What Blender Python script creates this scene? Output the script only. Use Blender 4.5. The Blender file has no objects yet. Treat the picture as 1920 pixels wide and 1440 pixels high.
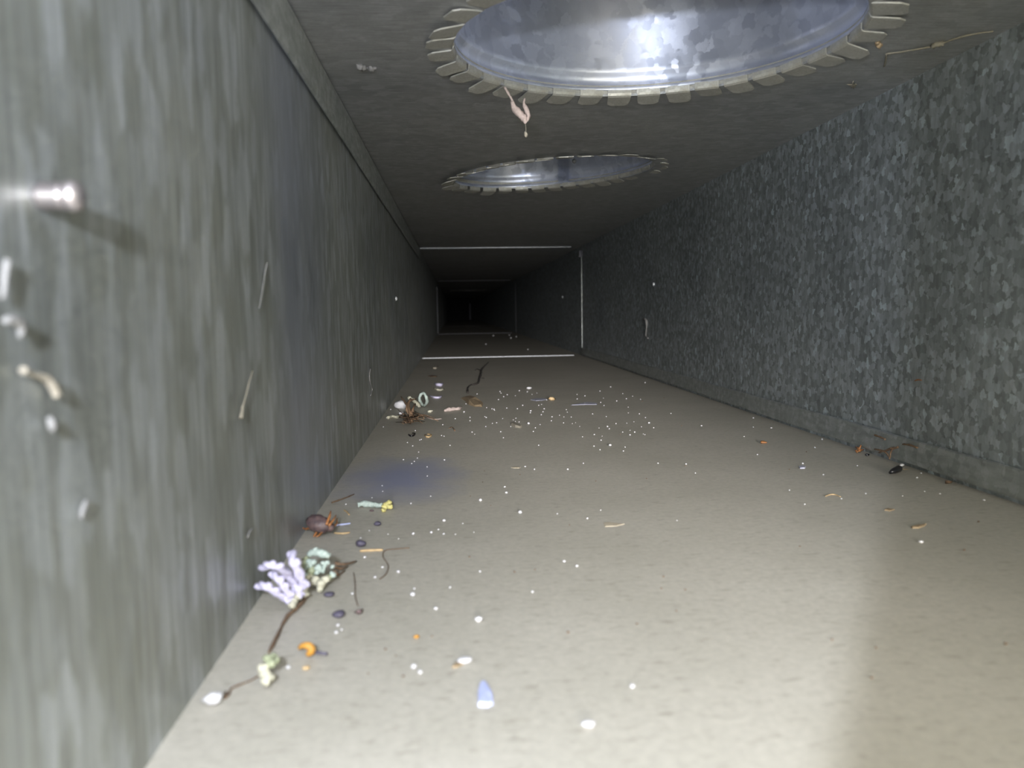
import bpy, bmesh, math, random
from mathutils import Vector, Matrix, noise
from mathutils.geometry import intersect_line_plane

sc = bpy.context.scene
col = sc.collection
rnd = random.Random(11)

# ------------------------------------------------------------------ measures
XL, XR, H = -0.0615, 0.2435, 0.2053        # inside of the rectangular duct
YOPEN = -0.16                              # open end behind the camera
JOINTS = [1.451, 3.005, 4.55, 6.10, 7.65]  # ends of the duct sections
CAM_H = 0.0871
FPX = 1442.0

# ------------------------------------------------------------------ camera
cam_r = Vector((0.99699, -0.07591, -0.0156))
cam_u = Vector((0.0227, 0.09358, 0.99535))
cam_f = Vector((0.0741, 0.99271, -0.09502))
cam_o = Vector((0, 0, CAM_H))
cd = bpy.data.cameras.new('camera')
cam = bpy.data.objects.new('camera', cd)
col.objects.link(cam)
m3 = Matrix((cam_r, cam_u, -cam_f)).transposed()
cam.matrix_world = Matrix.Translation(cam_o) @ m3.to_4x4()
cd.sensor_width = 36.0
cd.lens = FPX / 1920 * 36.0
cd.clip_start = 0.005
cd.dof.use_dof = True
cd.dof.focus_distance = 0.52
cd.dof.aperture_fstop = 16.0
sc.camera = cam

# ------------------------------------------------------------------ light
world = bpy.data.worlds.new('world')
sc.world = world
world.use_nodes = True
wb = world.node_tree.nodes['Background']
wb.inputs['Color'].default_value = (1.0, 0.94, 0.75, 1)   # daylight entering at the open duct end
wb.inputs['Strength'].default_value = 6.8

def spot(name, loc, aim, power, colour, angle, blend, size):
    l = bpy.data.lights.new(name, 'SPOT')
    l.energy = power
    l.color = colour
    l.spot_size = math.radians(angle)
    l.spot_blend = blend
    l.shadow_soft_size = size
    o = bpy.data.objects.new(name, l)
    o.location = loc
    o.rotation_euler = (Vector(aim) - Vector(loc)).to_track_quat('-Z', 'Y').to_euler()
    col.objects.link(o)
    return o
# phone flash beside the lens; the edge of its beam crosses the floor on the right
FLASH = (-0.030, -0.034, 0.122)
spot('flash_lamp', FLASH, (FLASH[0]+math.sin(math.radians(-50.7)), FLASH[1]+math.cos(math.radians(-50.7)), FLASH[2]), 4.4, (0.80, 0.86, 1.0), 168, 0.05, 0.005)
# added fill spot behind the camera, lifts the far floor
spot('added_fill_lamp', (0.08, -0.90, 0.188), (0.09, 1.50, -0.035), 175.0, (1.0, 0.97, 0.95), 14.5, 1.0, 0.05)

sc.view_settings.view_transform = 'Standard'
sc.view_settings.look = 'None'
sc.view_settings.gamma = 1.0
sc.view_settings.exposure = 0.0
sc.view_settings.use_curve_mapping = False
sc.cycles.max_bounces = 10
sc.cycles.diffuse_bounces = 6
sc.cycles.glossy_bounces = 6
sc.cycles.sample_clamp_indirect = 4.0
sc.cycles.use_denoising = True

# ------------------------------------------------------------------ helpers
def tag(o, label=None, cat=None, group=None, kind=None):
    if label: o['label'] = label
    if cat: o['category'] = cat
    if group: o['group'] = group
    if kind: o['kind'] = kind
    return o

def link(name, bm, mat, parent=None, smooth=False):
    me = bpy.data.meshes.new(name)
    bmesh.ops.recalc_face_normals(bm, faces=bm.faces[:])
    bm.to_mesh(me)
    bm.free()
    if smooth:
        for p in me.polygons: p.use_smooth = True
    if mat: me.materials.append(mat)
    o = bpy.data.objects.new(name, me)
    col.objects.link(o)
    if parent: o.parent = parent
    return o

def empty(name, loc):
    o = bpy.data.objects.new(name, None)
    o.empty_display_size = 0.01
    o.location = loc
    col.objects.link(o)
    return o

def box(bm, x0, x1, y0, y1, z0, z1):
    vs = [bm.verts.new((x, y, z)) for x in (x0, x1) for y in (y0, y1) for z in (z0, z1)]
    for f in ((0,1,3,2),(4,6,7,5),(0,4,5,1),(2,3,7,6),(0,2,6,4),(1,5,7,3)):
        bm.faces.new([vs[i] for i in f])

def ray(px, py):
    return cam_r*((px-960)/FPX) - cam_u*((py-720)/FPX) + cam_f
def on_floor(px, py, z=0.0):
    d = ray(px, py); return cam_o + d*((z-CAM_H)/d.z)
def on_ceiling(px, py, dz=0.0):
    d = ray(px, py); return cam_o + d*((H-dz-CAM_H)/d.z)
def on_left(px, py, dx=0.0):
    d = ray(px, py); return cam_o + d*((XL+dx)/d.x)
def on_right(px, py, dx=0.0):
    d = ray(px, py); return cam_o + d*((XR-dx)/d.x)

# ------------------------------------------------------------------ materials
class NB:
    def __init__(s, name):
        s.m = bpy.data.materials.new(name); s.m.use_nodes = True
        s.t = s.m.node_tree; s.n = s.t.nodes
        s.b = s.n['Principled BSDF']
    def add(s, typ, **kw):
        n = s.n.new(typ)
        for k, v in kw.items():
            if k in n.inputs: n.inputs[k].default_value = v
            else: setattr(n, k, v)
        return n
    def l(s, a, b): s.t.links.new(a, b)
    def coord(s, scale=(1,1,1)):
        tc = s.add('ShaderNodeTexCoord'); mp = s.add('ShaderNodeMapping')
        mp.inputs['Scale'].default_value = scale
        s.l(tc.outputs['Object'], mp.inputs['Vector']); return mp.outputs['Vector']
    def noise(s, vec, scale, detail=3, rough=0.55):
        n = s.add('ShaderNodeTexNoise'); n.inputs['Scale'].default_value = scale
        n.inputs['Detail'].default_value = detail; n.inputs['Roughness'].default_value = rough
        s.l(vec, n.inputs['Vector']); return n.outputs['Fac']
    def ramp(s, fac, stops):
        r = s.add('ShaderNodeValToRGB'); e = r.color_ramp.elements
        while len(e) < len(stops): e.new(0.5)
        for i, (p, c) in enumerate(stops):
            e[i].position = p; e[i].color = (c if isinstance(c, tuple) else (c, c, c)) + ((1,) if not isinstance(c, tuple) or len(c) == 3 else ())
        s.l(fac, r.inputs['Fac']); return r.outputs['Color']
    def rng(s, fac, a, b, c, d):
        r = s.add('ShaderNodeMapRange')
        for k, v in zip(('From Min','From Max','To Min','To Max'), (a,b,c,d)): r.inputs[k].default_value = v
        s.l(fac, r.inputs['Value']); return r.outputs['Result']
    def mix(s, fac, a, b, mode='MIX'):
        x = s.add('ShaderNodeMix', data_type='RGBA', blend_type=mode)
        for sock, v in ((x.inputs[0], fac), (x.inputs[6], a), (x.inputs[7], b)):
            if hasattr(v, 'links'): s.l(v, sock)
            elif isinstance(v, tuple): sock.default_value = v + (1,)
            else: sock.default_value = v
        return x.outputs[2]
    def math(s, op, a, b=0.0):
        x = s.add('ShaderNodeMath', operation=op)
        for sock, v in ((x.inputs[0], a), (x.inputs[1], b)):
            if hasattr(v, 'links'): s.l(v, sock)
            else: sock.default_value = v
        return x.outputs[0]

def galvanised(name, c0, c1, cell=0.006, rough=(0.3, 0.5), metal=0.9, tilt=0.12, streak=None, streak_amt=0.3,
               dust=(0.30, 0.27, 0.20), dust_amt=0.2, wave=0.0, smooth=0.0, tall=1.0, glow_band=None, glint=None, aniso=False):
    """zinc coated sheet: voronoi spangle with per-crystal tilt and gloss, fine grain lines, a film of dust"""
    b = NB(name)
    v = b.coord()
    vs = b.coord((1, 1, 1.0/tall))
    # wobble the cells so that the crystals are not clean polygons
    nz = b.add('ShaderNodeTexNoise'); nz.inputs['Scale'].default_value = 1.1/cell; nz.inputs['Detail'].default_value = 4; b.l(vs, nz.inputs['Vector'])
    sub = b.add('ShaderNodeVectorMath', operation='SUBTRACT'); sub.inputs[1].default_value = (.5,.5,.5); b.l(nz.outputs['Color'], sub.inputs[0])
    scl = b.add('ShaderNodeVectorMath', operation='SCALE'); scl.inputs['Scale'].default_value = cell*1.7; b.l(sub.outputs[0], scl.inputs[0])
    add = b.add('ShaderNodeVectorMath', operation='ADD'); b.l(vs, add.inputs[0]); b.l(scl.outputs[0], add.inputs[1])
    vo = b.add('ShaderNodeTexVoronoi'); vo.inputs['Scale'].default_value = 1.0/cell
    if smooth: vo.feature = 'SMOOTH_F1'; vo.inputs['Smoothness'].default_value = smooth
    b.l(add.outputs[0], vo.inputs['Vector'])
    sep = b.add('ShaderNodeSeparateColor'); b.l(vo.outputs['Color'], sep.inputs[0])
    cellv = sep.outputs[0]
    colr = b.mix(b.math('POWER', cellv, 1.4), c0, c1)
    if glint: colr = b.mix(b.rng(sep.outputs[2], 0.90, 0.97, 0.0, 0.75), colr, glint)
    if streak:
        sv = b.coord(streak)
        st = b.noise(sv, 1.0, 4, 0.6)
        k = b.rng(st, 0.3, 0.7, 1-streak_amt, 1+streak_amt)
        colr = b.mix(1.0, colr, k, 'MULTIPLY')
    big = b.noise(v, 9.0, 4, 0.6)
    dm = b.rng(big, 0.35, 0.7, dust_amt*0.5, min(1, dust_amt*1.5))
    if glow_band:   # reflected bluish glow painted into the colour as a band, with less dust
        y0, y1, wc = glow_band
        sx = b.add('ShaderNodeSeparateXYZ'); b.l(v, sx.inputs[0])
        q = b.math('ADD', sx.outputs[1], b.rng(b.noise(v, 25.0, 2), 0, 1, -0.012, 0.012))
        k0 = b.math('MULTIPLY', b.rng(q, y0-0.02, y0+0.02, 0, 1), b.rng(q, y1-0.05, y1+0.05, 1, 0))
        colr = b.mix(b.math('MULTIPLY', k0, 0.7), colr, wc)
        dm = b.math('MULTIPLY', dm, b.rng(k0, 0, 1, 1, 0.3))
    fine = b.noise(v, 900.0, 2, 0.6)
    dm = b.math('MULTIPLY', dm, b.rng(fine, 0.3, 0.7, 0.6, 1.4))
    b.l(b.mix(dm, colr, dust), b.b.inputs['Base Color'])
    b.l(b.rng(dm, 0, 1, metal, 0.0), b.b.inputs['Metallic'])
    r = b.rng(sep.outputs[1], 0, 1, *rough)
    b.l(b.math('ADD', r, b.math('MULTIPLY', dm, 0.25)), b.b.inputs['Roughness'])
    # crystal tilt
    geo = b.add('ShaderNodeNewGeometry')
    s2 = b.add('ShaderNodeVectorMath', operation='SUBTRACT'); s2.inputs[1].default_value = (.5,.5,.5); b.l(vo.outputs['Color'], s2.inputs[0])
    k2 = b.add('ShaderNodeVectorMath', operation='SCALE'); k2.inputs['Scale'].default_value = tilt; b.l(s2.outputs[0], k2.inputs[0])
    a2 = b.add('ShaderNodeVectorMath', operation='ADD'); b.l(geo.outputs['Normal'], a2.inputs[0]); b.l(k2.outputs[0], a2.inputs[1])
    nn = b.add('ShaderNodeVectorMath', operation='NORMALIZE'); b.l(a2.outputs[0], nn.inputs[0])
    last = nn.outputs[0]
    if wave:
        bp = b.add('ShaderNodeBump'); bp.inputs['Strength'].default_value = 1.0; bp.inputs['Distance'].default_value = wave
        b.l(b.noise(v, 14.0, 1, 0.4), bp.inputs['Height']); b.l(last, bp.inputs['Normal']); last = bp.outputs[0]
    if streak:
        bp = b.add('ShaderNodeBump'); bp.inputs['Strength'].default_value = 0.25; bp.inputs['Distance'].default_value = 0.00015
        b.l(st, bp.inputs['Height']); b.l(last, bp.inputs['Normal']); last = bp.outputs[0]
    b.l(last, b.b.inputs['Normal'])
    if aniso:   # rolled grain running round the sleeve draws highlights out vertically
        tg = b.add('ShaderNodeTangent', direction_type='RADIAL', axis='Z')
        b.l(tg.outputs[0], b.b.inputs['Tangent'])
        b.b.inputs['Anisotropic'].default_value = 0.8; b.b.inputs['Anisotropic Rotation'].default_value = 0.25
    return b.m

def plain(name, c, rough=0.7, metal=0.0, vary=0.25, scale=300.0, c2=None, sss=0.0, bump=0.0):
    b = NB(name)
    v = b.coord()
    n = b.noise(v, scale, 3)
    d = c2 if c2 else tuple(max(0, x*(1-vary)) for x in c)
    b.l(b.mix(b.rng(n, 0.35, 0.65, 0, 1), c, d), b.b.inputs['Base Color'])
    b.b.inputs['Roughness'].default_value = rough
    b.b.inputs['Metallic'].default_value = metal
    if sss: b.b.inputs['Subsurface Weight'].default_value = sss; b.b.inputs['Subsurface Radius'].default_value = (.002,.002,.002)
    if bump:
        bp = b.add('ShaderNodeBump'); bp.inputs['Distance'].default_value = bump; b.l(n, bp.inputs['Height']); b.l(bp.outputs[0], b.b.inputs['Normal'])
    return b.m

def floor_mat(name):
    b = NB(name)
    v = b.coord()
    n1 = b.noise(v, 14.0, 4, 0.6)
    base = b.ramp(n1, [(0.30, (0.40, 0.375, 0.315)), (0.55, (0.45, 0.42, 0.36)), (0.75, (0.48, 0.45, 0.39))])
    n2 = b.noise(v, 420.0, 4, 0.7)
    base = b.mix(b.rng(n2, 0.35, 0.7, 0.40, 0.0), base, (0.25, 0.235, 0.20))
    sv = b.coord((150, 420, 150))
    n3 = b.noise(sv, 1.0, 3, 0.6)
    base = b.mix(b.rng(n3, 0.56, 0.72, 0.0, 0.5), base, (0.21, 0.19, 0.15))
    # darker bluish patch with a ragged edge beside the left wall
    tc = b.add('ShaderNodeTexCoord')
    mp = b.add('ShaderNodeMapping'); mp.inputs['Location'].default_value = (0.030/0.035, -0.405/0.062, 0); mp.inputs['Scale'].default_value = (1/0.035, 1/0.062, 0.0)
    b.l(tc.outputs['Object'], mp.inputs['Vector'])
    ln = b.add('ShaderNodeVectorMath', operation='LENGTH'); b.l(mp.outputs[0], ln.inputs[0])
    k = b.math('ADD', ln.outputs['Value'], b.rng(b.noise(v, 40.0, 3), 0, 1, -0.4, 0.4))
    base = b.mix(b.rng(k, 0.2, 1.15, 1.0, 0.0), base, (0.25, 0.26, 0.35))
    b.l(base, b.b.inputs['Base Color'])
    b.b.inputs['Roughness'].default_value = 0.55
    b.b.inputs['Specular IOR Level'].default_value = 0.35
    bp = b.add('ShaderNodeBump'); bp.inputs['Distance'].default_value = 0.0003; bp.inputs['Strength'].default_value = 0.4
    b.l(n2, bp.inputs['Height']); b.l(bp.outputs[0], b.b.inputs['Normal'])
    return b.m

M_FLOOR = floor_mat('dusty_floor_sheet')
M_RIGHT = galvanised('spangled_zinc_wall', (0.29,0.32,0.33), (0.60,0.66,0.71), 0.0036, (0.34,0.54), 0.9, 0.16, (260,260,60), 0.22, dust_amt=0.17, dust=(0.30,0.31,0.27), tall=1.05, glint=(0.80,0.90,0.95))
M_LEFT = galvanised('grained_zinc_wall', (0.29,0.31,0.29), (0.49,0.525,0.55), 0.0060, (0.36,0.50), 0.92, 0.10, (600,600,22), 0.27, dust_amt=0.20, dust=(0.32,0.31,0.24), wave=0.0003, smooth=0.6, tall=2.6, glow_band=(0.28,0.36,(0.46,0.49,0.57)))
M_CEIL = galvanised('brushed_zinc_ceiling', (0.36,0.37,0.38), (0.47,0.48,0.50), 0.006, (0.36,0.48), 0.88, 0.05, (60,1500,1500), 0.35, dust_amt=0.30, dust=(0.24,0.23,0.19), smooth=0.5)
M_STRIP = galvanised('seam_strip_zinc', (0.34,0.37,0.36), (0.50,0.53,0.54), 0.004, (0.36,0.5), 0.85, 0.13, (300,60,300), 0.2, dust_amt=0.24, dust=(0.30,0.29,0.24), smooth=0.15)
M_COLLAR = galvanised('bright_spangled_collar', (0.60,0.64,0.75), (0.84,0.88,0.99), 0.0062, (0.32,0.42), 0.97, 0.09, dust=(0.62,0.64,0.76), dust_amt=0.20, smooth=0.2, aniso=True)
M_TAB = galvanised('dusty_collar_tab', (0.44,0.44,0.42), (0.60,0.60,0.57), 0.006, (0.35,0.5), 0.85, 0.08, dust_amt=0.5, dust=(0.24,0.22,0.16))
M_EDGE = plain('bare_cut_zinc_edge', (0.34,0.35,0.37), 0.5, 0.7, 0.2)
M_DARK = plain('darkened_end_plate', (0.012,0.012,0.014), 0.9, 0.0, 0.3)  # darkness of the unlit far end is put into this colour
M_LIP = plain('dull_joint_lip', (0.16,0.16,0.18), 0.6, 0.3, 0.2)
M_FAR = plain('far_zinc', (0.10,0.10,0.13), 0.6, 0.0, 0.2)
M_RIVET = plain('bright_rivet', (0.80,0.82,0.84), 0.45, 0.5, 0.1)
M_RUST = plain('screw_steel', (0.42,0.38,0.38), 0.34, 0.85, 0.2)

# ------------------------------------------------------------------ duct shell
T = 0.0012
COLLARS = [  # centre, semi axes, major axis direction, height offset, tilt, tabs
    dict(c=(0.0914,0.3539), a=0.0894, b=0.0809, d=(-0.922,0.386), dz=0.0, k=0.0, n=34),
    dict(c=(0.0869,0.6808), a=0.0938, b=0.0655, d=(-0.759,0.651), dz=-0.0012, k=0.03, n=32),
    dict(c=(0.085,4.40), a=0.087, b=0.087, d=(1,0), dz=0.0, k=0.0, n=28),
]
def ell(cl, t, off=0.0):
    dx, dy = cl['d']; n = math.hypot(dx, dy); dx /= n; dy /= n
    ca, sa = math.cos(t), math.sin(t)
    p = Vector((cl['c'][0] + dx*cl['a']*ca - dy*cl['b']*sa, cl['c'][1] + dy*cl['a']*ca + dx*cl['b']*sa))
    nx, ny = cl['b']*ca, cl['a']*sa; L = math.hypot(nx, ny); nx /= L; ny /= L
    nv = Vector((dx*nx - dy*ny, dy*nx + dx*ny))
    return p + nv*off, nv

def ceiling_bm(y0, y1, holes):
    bm = bmesh.new()
    def loop(pts):
        vs = [bm.verts.new((p[0], p[1], H)) for p in pts]
        for i in range(len(vs)): bm.edges.new((vs[i], vs[(i+1) % len(vs)]))
    loop([(XL-T, y0), (XR+T, y0), (XR+T, y1), (XL-T, y1)])
    for cl in holes:
        loop([ell(cl, 2*math.pi*i/96, 0.0012)[0] for i in range(96)])
    bmesh.ops.triangle_fill(bm, use_beauty=True, use_dissolve=False, edges=bm.edges[:])
    r = bmesh.ops.extrude_face_region(bm, geom=bm.faces[:])
    for g in r['geom']:
        if isinstance(g, bmesh.types.BMVert): g.co.z += T
    return bm

def struct(name, bm, mat): return tag(link(name, bm, mat), kind='structure')
ys = [YOPEN] + JOINTS
for i in range(len(ys)-1):
    y0, y1 = ys[i], ys[i+1]
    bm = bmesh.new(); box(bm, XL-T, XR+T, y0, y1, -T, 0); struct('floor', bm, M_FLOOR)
    bm = bmesh.new(); box(bm, XL-T, XL, y0, y1, 0, H); struct('wall_left', bm, M_LEFT)
    bm = bmesh.new(); box(bm, XR, XR+T, y0, y1, 0, H); struct('wall_right', bm, M_RIGHT)
    struct('ceiling', ceiling_bm(y0, y1, [c for c in COLLARS if y0 < c['c'][1] < y1]), M_CEIL)
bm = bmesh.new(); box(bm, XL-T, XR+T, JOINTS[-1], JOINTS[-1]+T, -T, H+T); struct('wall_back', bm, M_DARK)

# folded seam strips: along the top of the left wall and the foot of the right wall (first section)
def seam_strip(name, prof, y0, y1, mat):
    """prof: list of (x, z) across the strip, swept along y with a little waviness"""
    bm = bmesh.new(); rows = []
    N = 40
    for j in range(N+1):
        y = y0 + (y1-y0)*j/N
        w = 0.00025*math.sin(y*17) + 0.0002*math.sin(y*41+1)
        rows.append([bm.verts.new((x, y, z + w)) for x, z in prof])
    for j in range(N):
        for k in range(len(prof)):
            a, b_ = k, (k+1) % len(prof)
            bm.faces.new((rows[j][a], rows[j][b_], rows[j+1][b_], rows[j+1][a]))
    bm.faces.new(rows[0]); bm.faces.new(rows[-1][::-1])
    return struct(name, bm, mat)
seam_strip('trim_1', [(XL+0.0001,H-0.0008),(XL+0.0022,H-0.0012),(XL+0.0026,H-0.0030),(XL+0.0028,0.1852),(XL+0.0022,0.1840),(XL+0.0014,0.1842),(XL+0.0012,0.190)], YOPEN, 1.450, M_STRIP)
seam_strip('baseboard_right', [(XR-0.0001,0.0150),(XR-0.0012,0.0156),(XR-0.0022,0.0150),(XR-0.0028,0.0036),(XR-0.0026,0.0026),(XR-0.0012,0.0026),(XR-0.0008,0.0060)], YOPEN, 1.446, M_STRIP)

# raised lips at the slip joints between sections
tn = 2
for i, y in enumerate(JOINTS[:-1]):
    h = (1.0, 0.8, 0.2, 0.15)[i]
    for k in range(4):
        if i == 0 and k == 2: continue
        bm = bmesh.new()
        if k == 0: box(bm, XL+0.003, XR-0.020, y-0.0010, y+0.0012, H-0.0018*h, H+0.0002)
        elif k == 1: box(bm, XL+0.002, XR-0.016, y-0.0010, y+0.0012, -0.0002, 0.0013*h)
        elif k == 2: box(bm, XL-0.0002, XL+0.0022*h, y-0.0010, y+0.0012, 0.004, 0.183)
        else: box(bm, XR-0.0008*h, XR+0.0002, y-0.0010, y+0.0012, 0.004, H-0.012)
        bmesh.ops.bevel(bm, geom=bm.edges[:], offset=0.00015*h, segments=1, affect='EDGES')
        struct('trim_%d' % tn, bm, M_EDGE if (i == 0 and k < 2) else (M_STRIP if i == 0 else M_LIP)); tn += 1
# bent corner ear where the slip joint ends at the upper right
bm = bmesh.new()
box(bm, XR-0.0052, XR-0.0004, 1.4470, 1.4482, H-0.0200, H-0.0082)
box(bm, XR-0.0012, XR-0.0002, 1.4400, 1.4482, H-0.0200, H-0.0070)
struct('trim_%d' % tn, bm, M_LIP); tn += 1
# standing edge and small plate at the far end of the run
bm = bmesh.new(); box(bm, 0.155, 0.167, 7.40, 7.403, 0.005, 0.160); bmesh.ops.bevel(bm, geom=bm.edges[:], offset=0.0008, segments=1, affect='EDGES')
struct('trim_%d' % tn, bm, M_FAR); tn += 1
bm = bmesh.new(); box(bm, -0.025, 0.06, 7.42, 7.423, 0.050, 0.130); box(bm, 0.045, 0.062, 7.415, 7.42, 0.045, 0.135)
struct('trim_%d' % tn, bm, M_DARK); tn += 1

# ------------------------------------------------------------------ round takeoff collars in the ceiling
def tab_bm(L, w, droop, seed):
    """one bent dovetail tab: base at the sleeve edge (local origin), reaching outwards along +x under the ceiling"""
    r = random.Random(seed)
    prof = [(0.0, 0.0034), (0.0001, 0.0014), (0.0006, 0.0002), (0.0016, -0.0005)]
    for s in (0.45, 0.80, 1.0):
        x = 0.0016 + (L-0.0016)*s
        prof.append((x, -0.0005 - math.tan(droop)*(x-0.0016)))
    wid = [1.0, 1.0, 0.99, 0.98, 0.95, 0.90, 0.56]
    t = 0.0006
    bm = bmesh.new(); rows = []
    for (x, z), ww in zip(prof, wid):
        hw = w*0.5*ww; s = (r.random()-.5)*0.0004
        rows.append([bm.verts.new(c) for c in ((x,-hw+s,z), (x,hw+s,z), (x+ (t if x < 0.0006 else 0),hw+s,z+(t if x >= 0.0006 else 0)), (x+(t if x < 0.0006 else 0),-hw+s,z+(t if x >= 0.0006 else 0)))])
    for a, b_ in zip(rows, rows[1:]):
        for k in range(4):
            bm.faces.new((a[k], a[(k+1)%4], b_[(k+1)%4], b_[k]))
    bm.faces.new(rows[0]); bm.faces.new(rows[-1][::-1])
    return bm

def collar(cl, label, height, tab_len, seam=None, simple=False, seed=0):
    r = random.Random(seed)
    cx, cy = cl['c']
    root = empty('duct_collar', (cx, cy, H))
    tag(root, label, 'duct collar', 'round takeoff collars in the duct ceiling')
    zt = lambda p: cl['dz'] + cl['k']*(p.x - cx)
    N = 128 if not simple else 48
    prof = [(0.0030,0),(0.0038,0),(0.0048,0.0003),(0.0062,0.0016),(0.0078,0.0024),(0.0094,0.0024),(0.0110,0.0014),(0.0122,0.0001),(0.0132,-0.0004),(0.0150,0.0),(0.030,0.0002),(0.06,0.0003),(height,0.0005)]
    bm = bmesh.new(); rings = []
    for z, o in prof + [(z, o+0.0009) for z, o in reversed(prof)]:
        ring = []
        for i in range(N):
            p, nv = ell(cl, 2*math.pi*i/N, o)
            ring.append(bm.verts.new((p.x-cx, p.y-cy, z + zt(p))))
        rings.append(ring)
    rings.append(rings[0])
    for a, b_ in zip(rings, rings[1:]):
        for i in range(N): bm.faces.new((a[i], a[(i+1)%N], b_[(i+1)%N], b_[i]))
    link('sleeve', bm, M_COLLAR, root, True)
    # unseen ring added over the ceiling sheet to stop light leaking round the sleeve
    bm = bmesh.new()
    for ra, zf in ((0.0016, lambda u: (T, 0.0044 + max(u, 0))), (0.0004, lambda u: (0.0044 + max(u, 0), 0.0056 + max(u, 0)))):
        inner = [ell(cl, 2*math.pi*i/96, ra)[0] for i in range(96)]; outer = [ell(cl, 2*math.pi*i/96, 0.012)[0] for i in range(96)]
        lo = [[bm.verts.new((p.x-cx, p.y-cy, zf(zt(p))[k])) for p in q] for q, k in ((inner, 0), (outer, 0), (outer, 1), (inner, 1))]
        for a, b_ in zip(lo, lo[1:]+lo[:1]):
            for i in range(96): bm.faces.new((a[i], a[(i+1)%96], b_[(i+1)%96], b_[i]))
    link('added_light_seal_ring', bm, M_TAB, root)
    # closed far end of the branch pipe
    bm = bmesh.new()
    ring = [bm.verts.new((ell(cl, 2*math.pi*i/48, -0.0002)[0].x-cx, ell(cl, 2*math.pi*i/48, -0.0002)[0].y-cy, height-0.002)) for i in range(48)]
    bm.faces.new(ring); bmesh.ops.solidify(bm, geom=bm.faces[:], thickness=0.001)
    link('end_cap', bm, M_CEIL, root)
    # tabs, evenly spaced along the rim
    pts = [ell(cl, 2*math.pi*i/720)[0] for i in range(721)]
    acc = [0.0]
    for a, b_ in zip(pts, pts[1:]): acc.append(acc[-1] + (b_-a).length)
    pitch = acc[-1]/cl['n']; w = pitch*0.83
    variants = []
    for q in range(6):
        me = bpy.data.meshes.new('tab')
        b2 = tab_bm(tab_len*(0.93+0.03*q), w*(0.96+0.012*q), math.radians((4, 9, 6, 13, 3, 8)[q]), q+seed)
        bmesh.ops.recalc_face_normals(b2, faces=b2.faces[:]); b2.to_mesh(me); b2.free()
        me.materials.append(M_TAB); variants.append(me)
    j = 0
    for i in range(cl['n']):
        s = (i+0.3)*pitch
        while acc[j+1] < s: j += 1
        t = 2*math.pi*(j + (s-acc[j])/(acc[j+1]-acc[j]))/720
        p, nv = ell(cl, t)
        o = bpy.data.objects.new('tab', r.choice(variants))
        col.objects.link(o); o.parent = root
        o.location = (p.x-cx, p.y-cy, zt(p))
        o.rotation_euler = (r.uniform(-.04,.04), r.uniform(-.02,.06), math.atan2(nv.y, nv.x) + r.uniform(-.05,.05))
    return root, zt

c1, _ = collar(COLLARS[0], 'large round galvanised takeoff collar nearest the camera in the duct ceiling', 0.30, 0.0135, seed=1)
c2, zt2 = collar(COLLARS[1], 'second round takeoff collar further along the duct ceiling, seen as a thin ellipse', 0.22, 0.0125, seed=2)
c3, _ = collar(COLLARS[2], 'faint round takeoff collar deep in the dark beyond the second joint', 0.20, 0.013, simple=True, seed=3)

# ------------------------------------------------------------------ materials of the debris
W_WHITE = plain('white_plaster', (0.60,0.59,0.61), 0.7, 0, 0.12, 900, sss=0.1)
W_LILAC = plain('lilac_white_yarn', (0.50,0.47,0.62), 0.85, 0, 0.2, 1500)
W_CREAM = plain('cream_lint', (0.48,0.46,0.36), 0.9, 0, 0.25, 1200)
W_GREEN = plain('pale_green_lint', (0.26,0.32,0.29), 0.9, 0, 0.3, 1300, c2=(0.40,0.46,0.42))
W_OLIVE = plain('olive_lint', (0.17,0.19,0.11), 0.9, 0, 0.4, 1200, c2=(0.32,0.34,0.23))
W_YELLOW = plain('yellow_flower_end', (0.52,0.47,0.18), 0.8, 0, 0.25, 900)
W_BROWN = plain('brown_fibre', (0.16,0.10,0.06), 0.85, 0, 0.4, 900)
W_ROOT = plain('black_root', (0.035,0.028,0.024), 0.85, 0, 0.3, 900)
W_RUSTY = plain('rust_brown_fibre', (0.19,0.115,0.065), 0.8, 0, 0.4, 900)
W_HUSK = plain('purple_brown_husk', (0.13,0.085,0.08), 0.5, 0, 0.4, 500, c2=(0.06,0.04,0.045), bump=0.0004)
W_LEG = plain('orange_insect_leg', (0.36,0.15,0.05), 0.5, 0, 0.3, 700)
W_PELLET = plain('slate_purple_pellet', (0.075,0.066,0.10), 0.5, 0, 0.4, 700, bump=0.0003)
W_BLACK = plain('black_seed_coat', (0.012,0.011,0.013), 0.25, 0, 0.3, 400)
W_ORANGE = plain('orange_peel_bit', (0.46,0.22,0.03), 0.6, 0, 0.25, 600)
W_STRAW = plain('straw_sliver', (0.48,0.34,0.18), 0.6, 0, 0.25, 600)
W_TAN = plain('tan_leaf', (0.30,0.22,0.13), 0.8, 0, 0.35, 500)
W_PINK = plain('pinkish_lint', (0.42,0.34,0.31), 0.9, 0, 0.25, 900)
W_BLUE = plain('lilac_blue_shard', (0.42,0.46,0.70), 0.35, 0, 0.05, 300)
W_FLAKE = plain('greyed_lilac_flake', (0.36,0.36,0.44), 0.6, 0, 0.1, 300)
W_BEIGE = plain('beige_flake', (0.28,0.25,0.20), 0.8, 0, 0.25, 600)
W_FAINT = plain('faint_tan_leaf', (0.42,0.36,0.27), 0.85, 0, 0.15, 500)
W_WEB = plain('dusty_web', (0.22,0.20,0.155), 0.9, 0, 0.25, 900)
W_GREY = plain('grey_wall_lint', (0.19,0.185,0.18), 0.9, 0, 0.2, 900)

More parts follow.
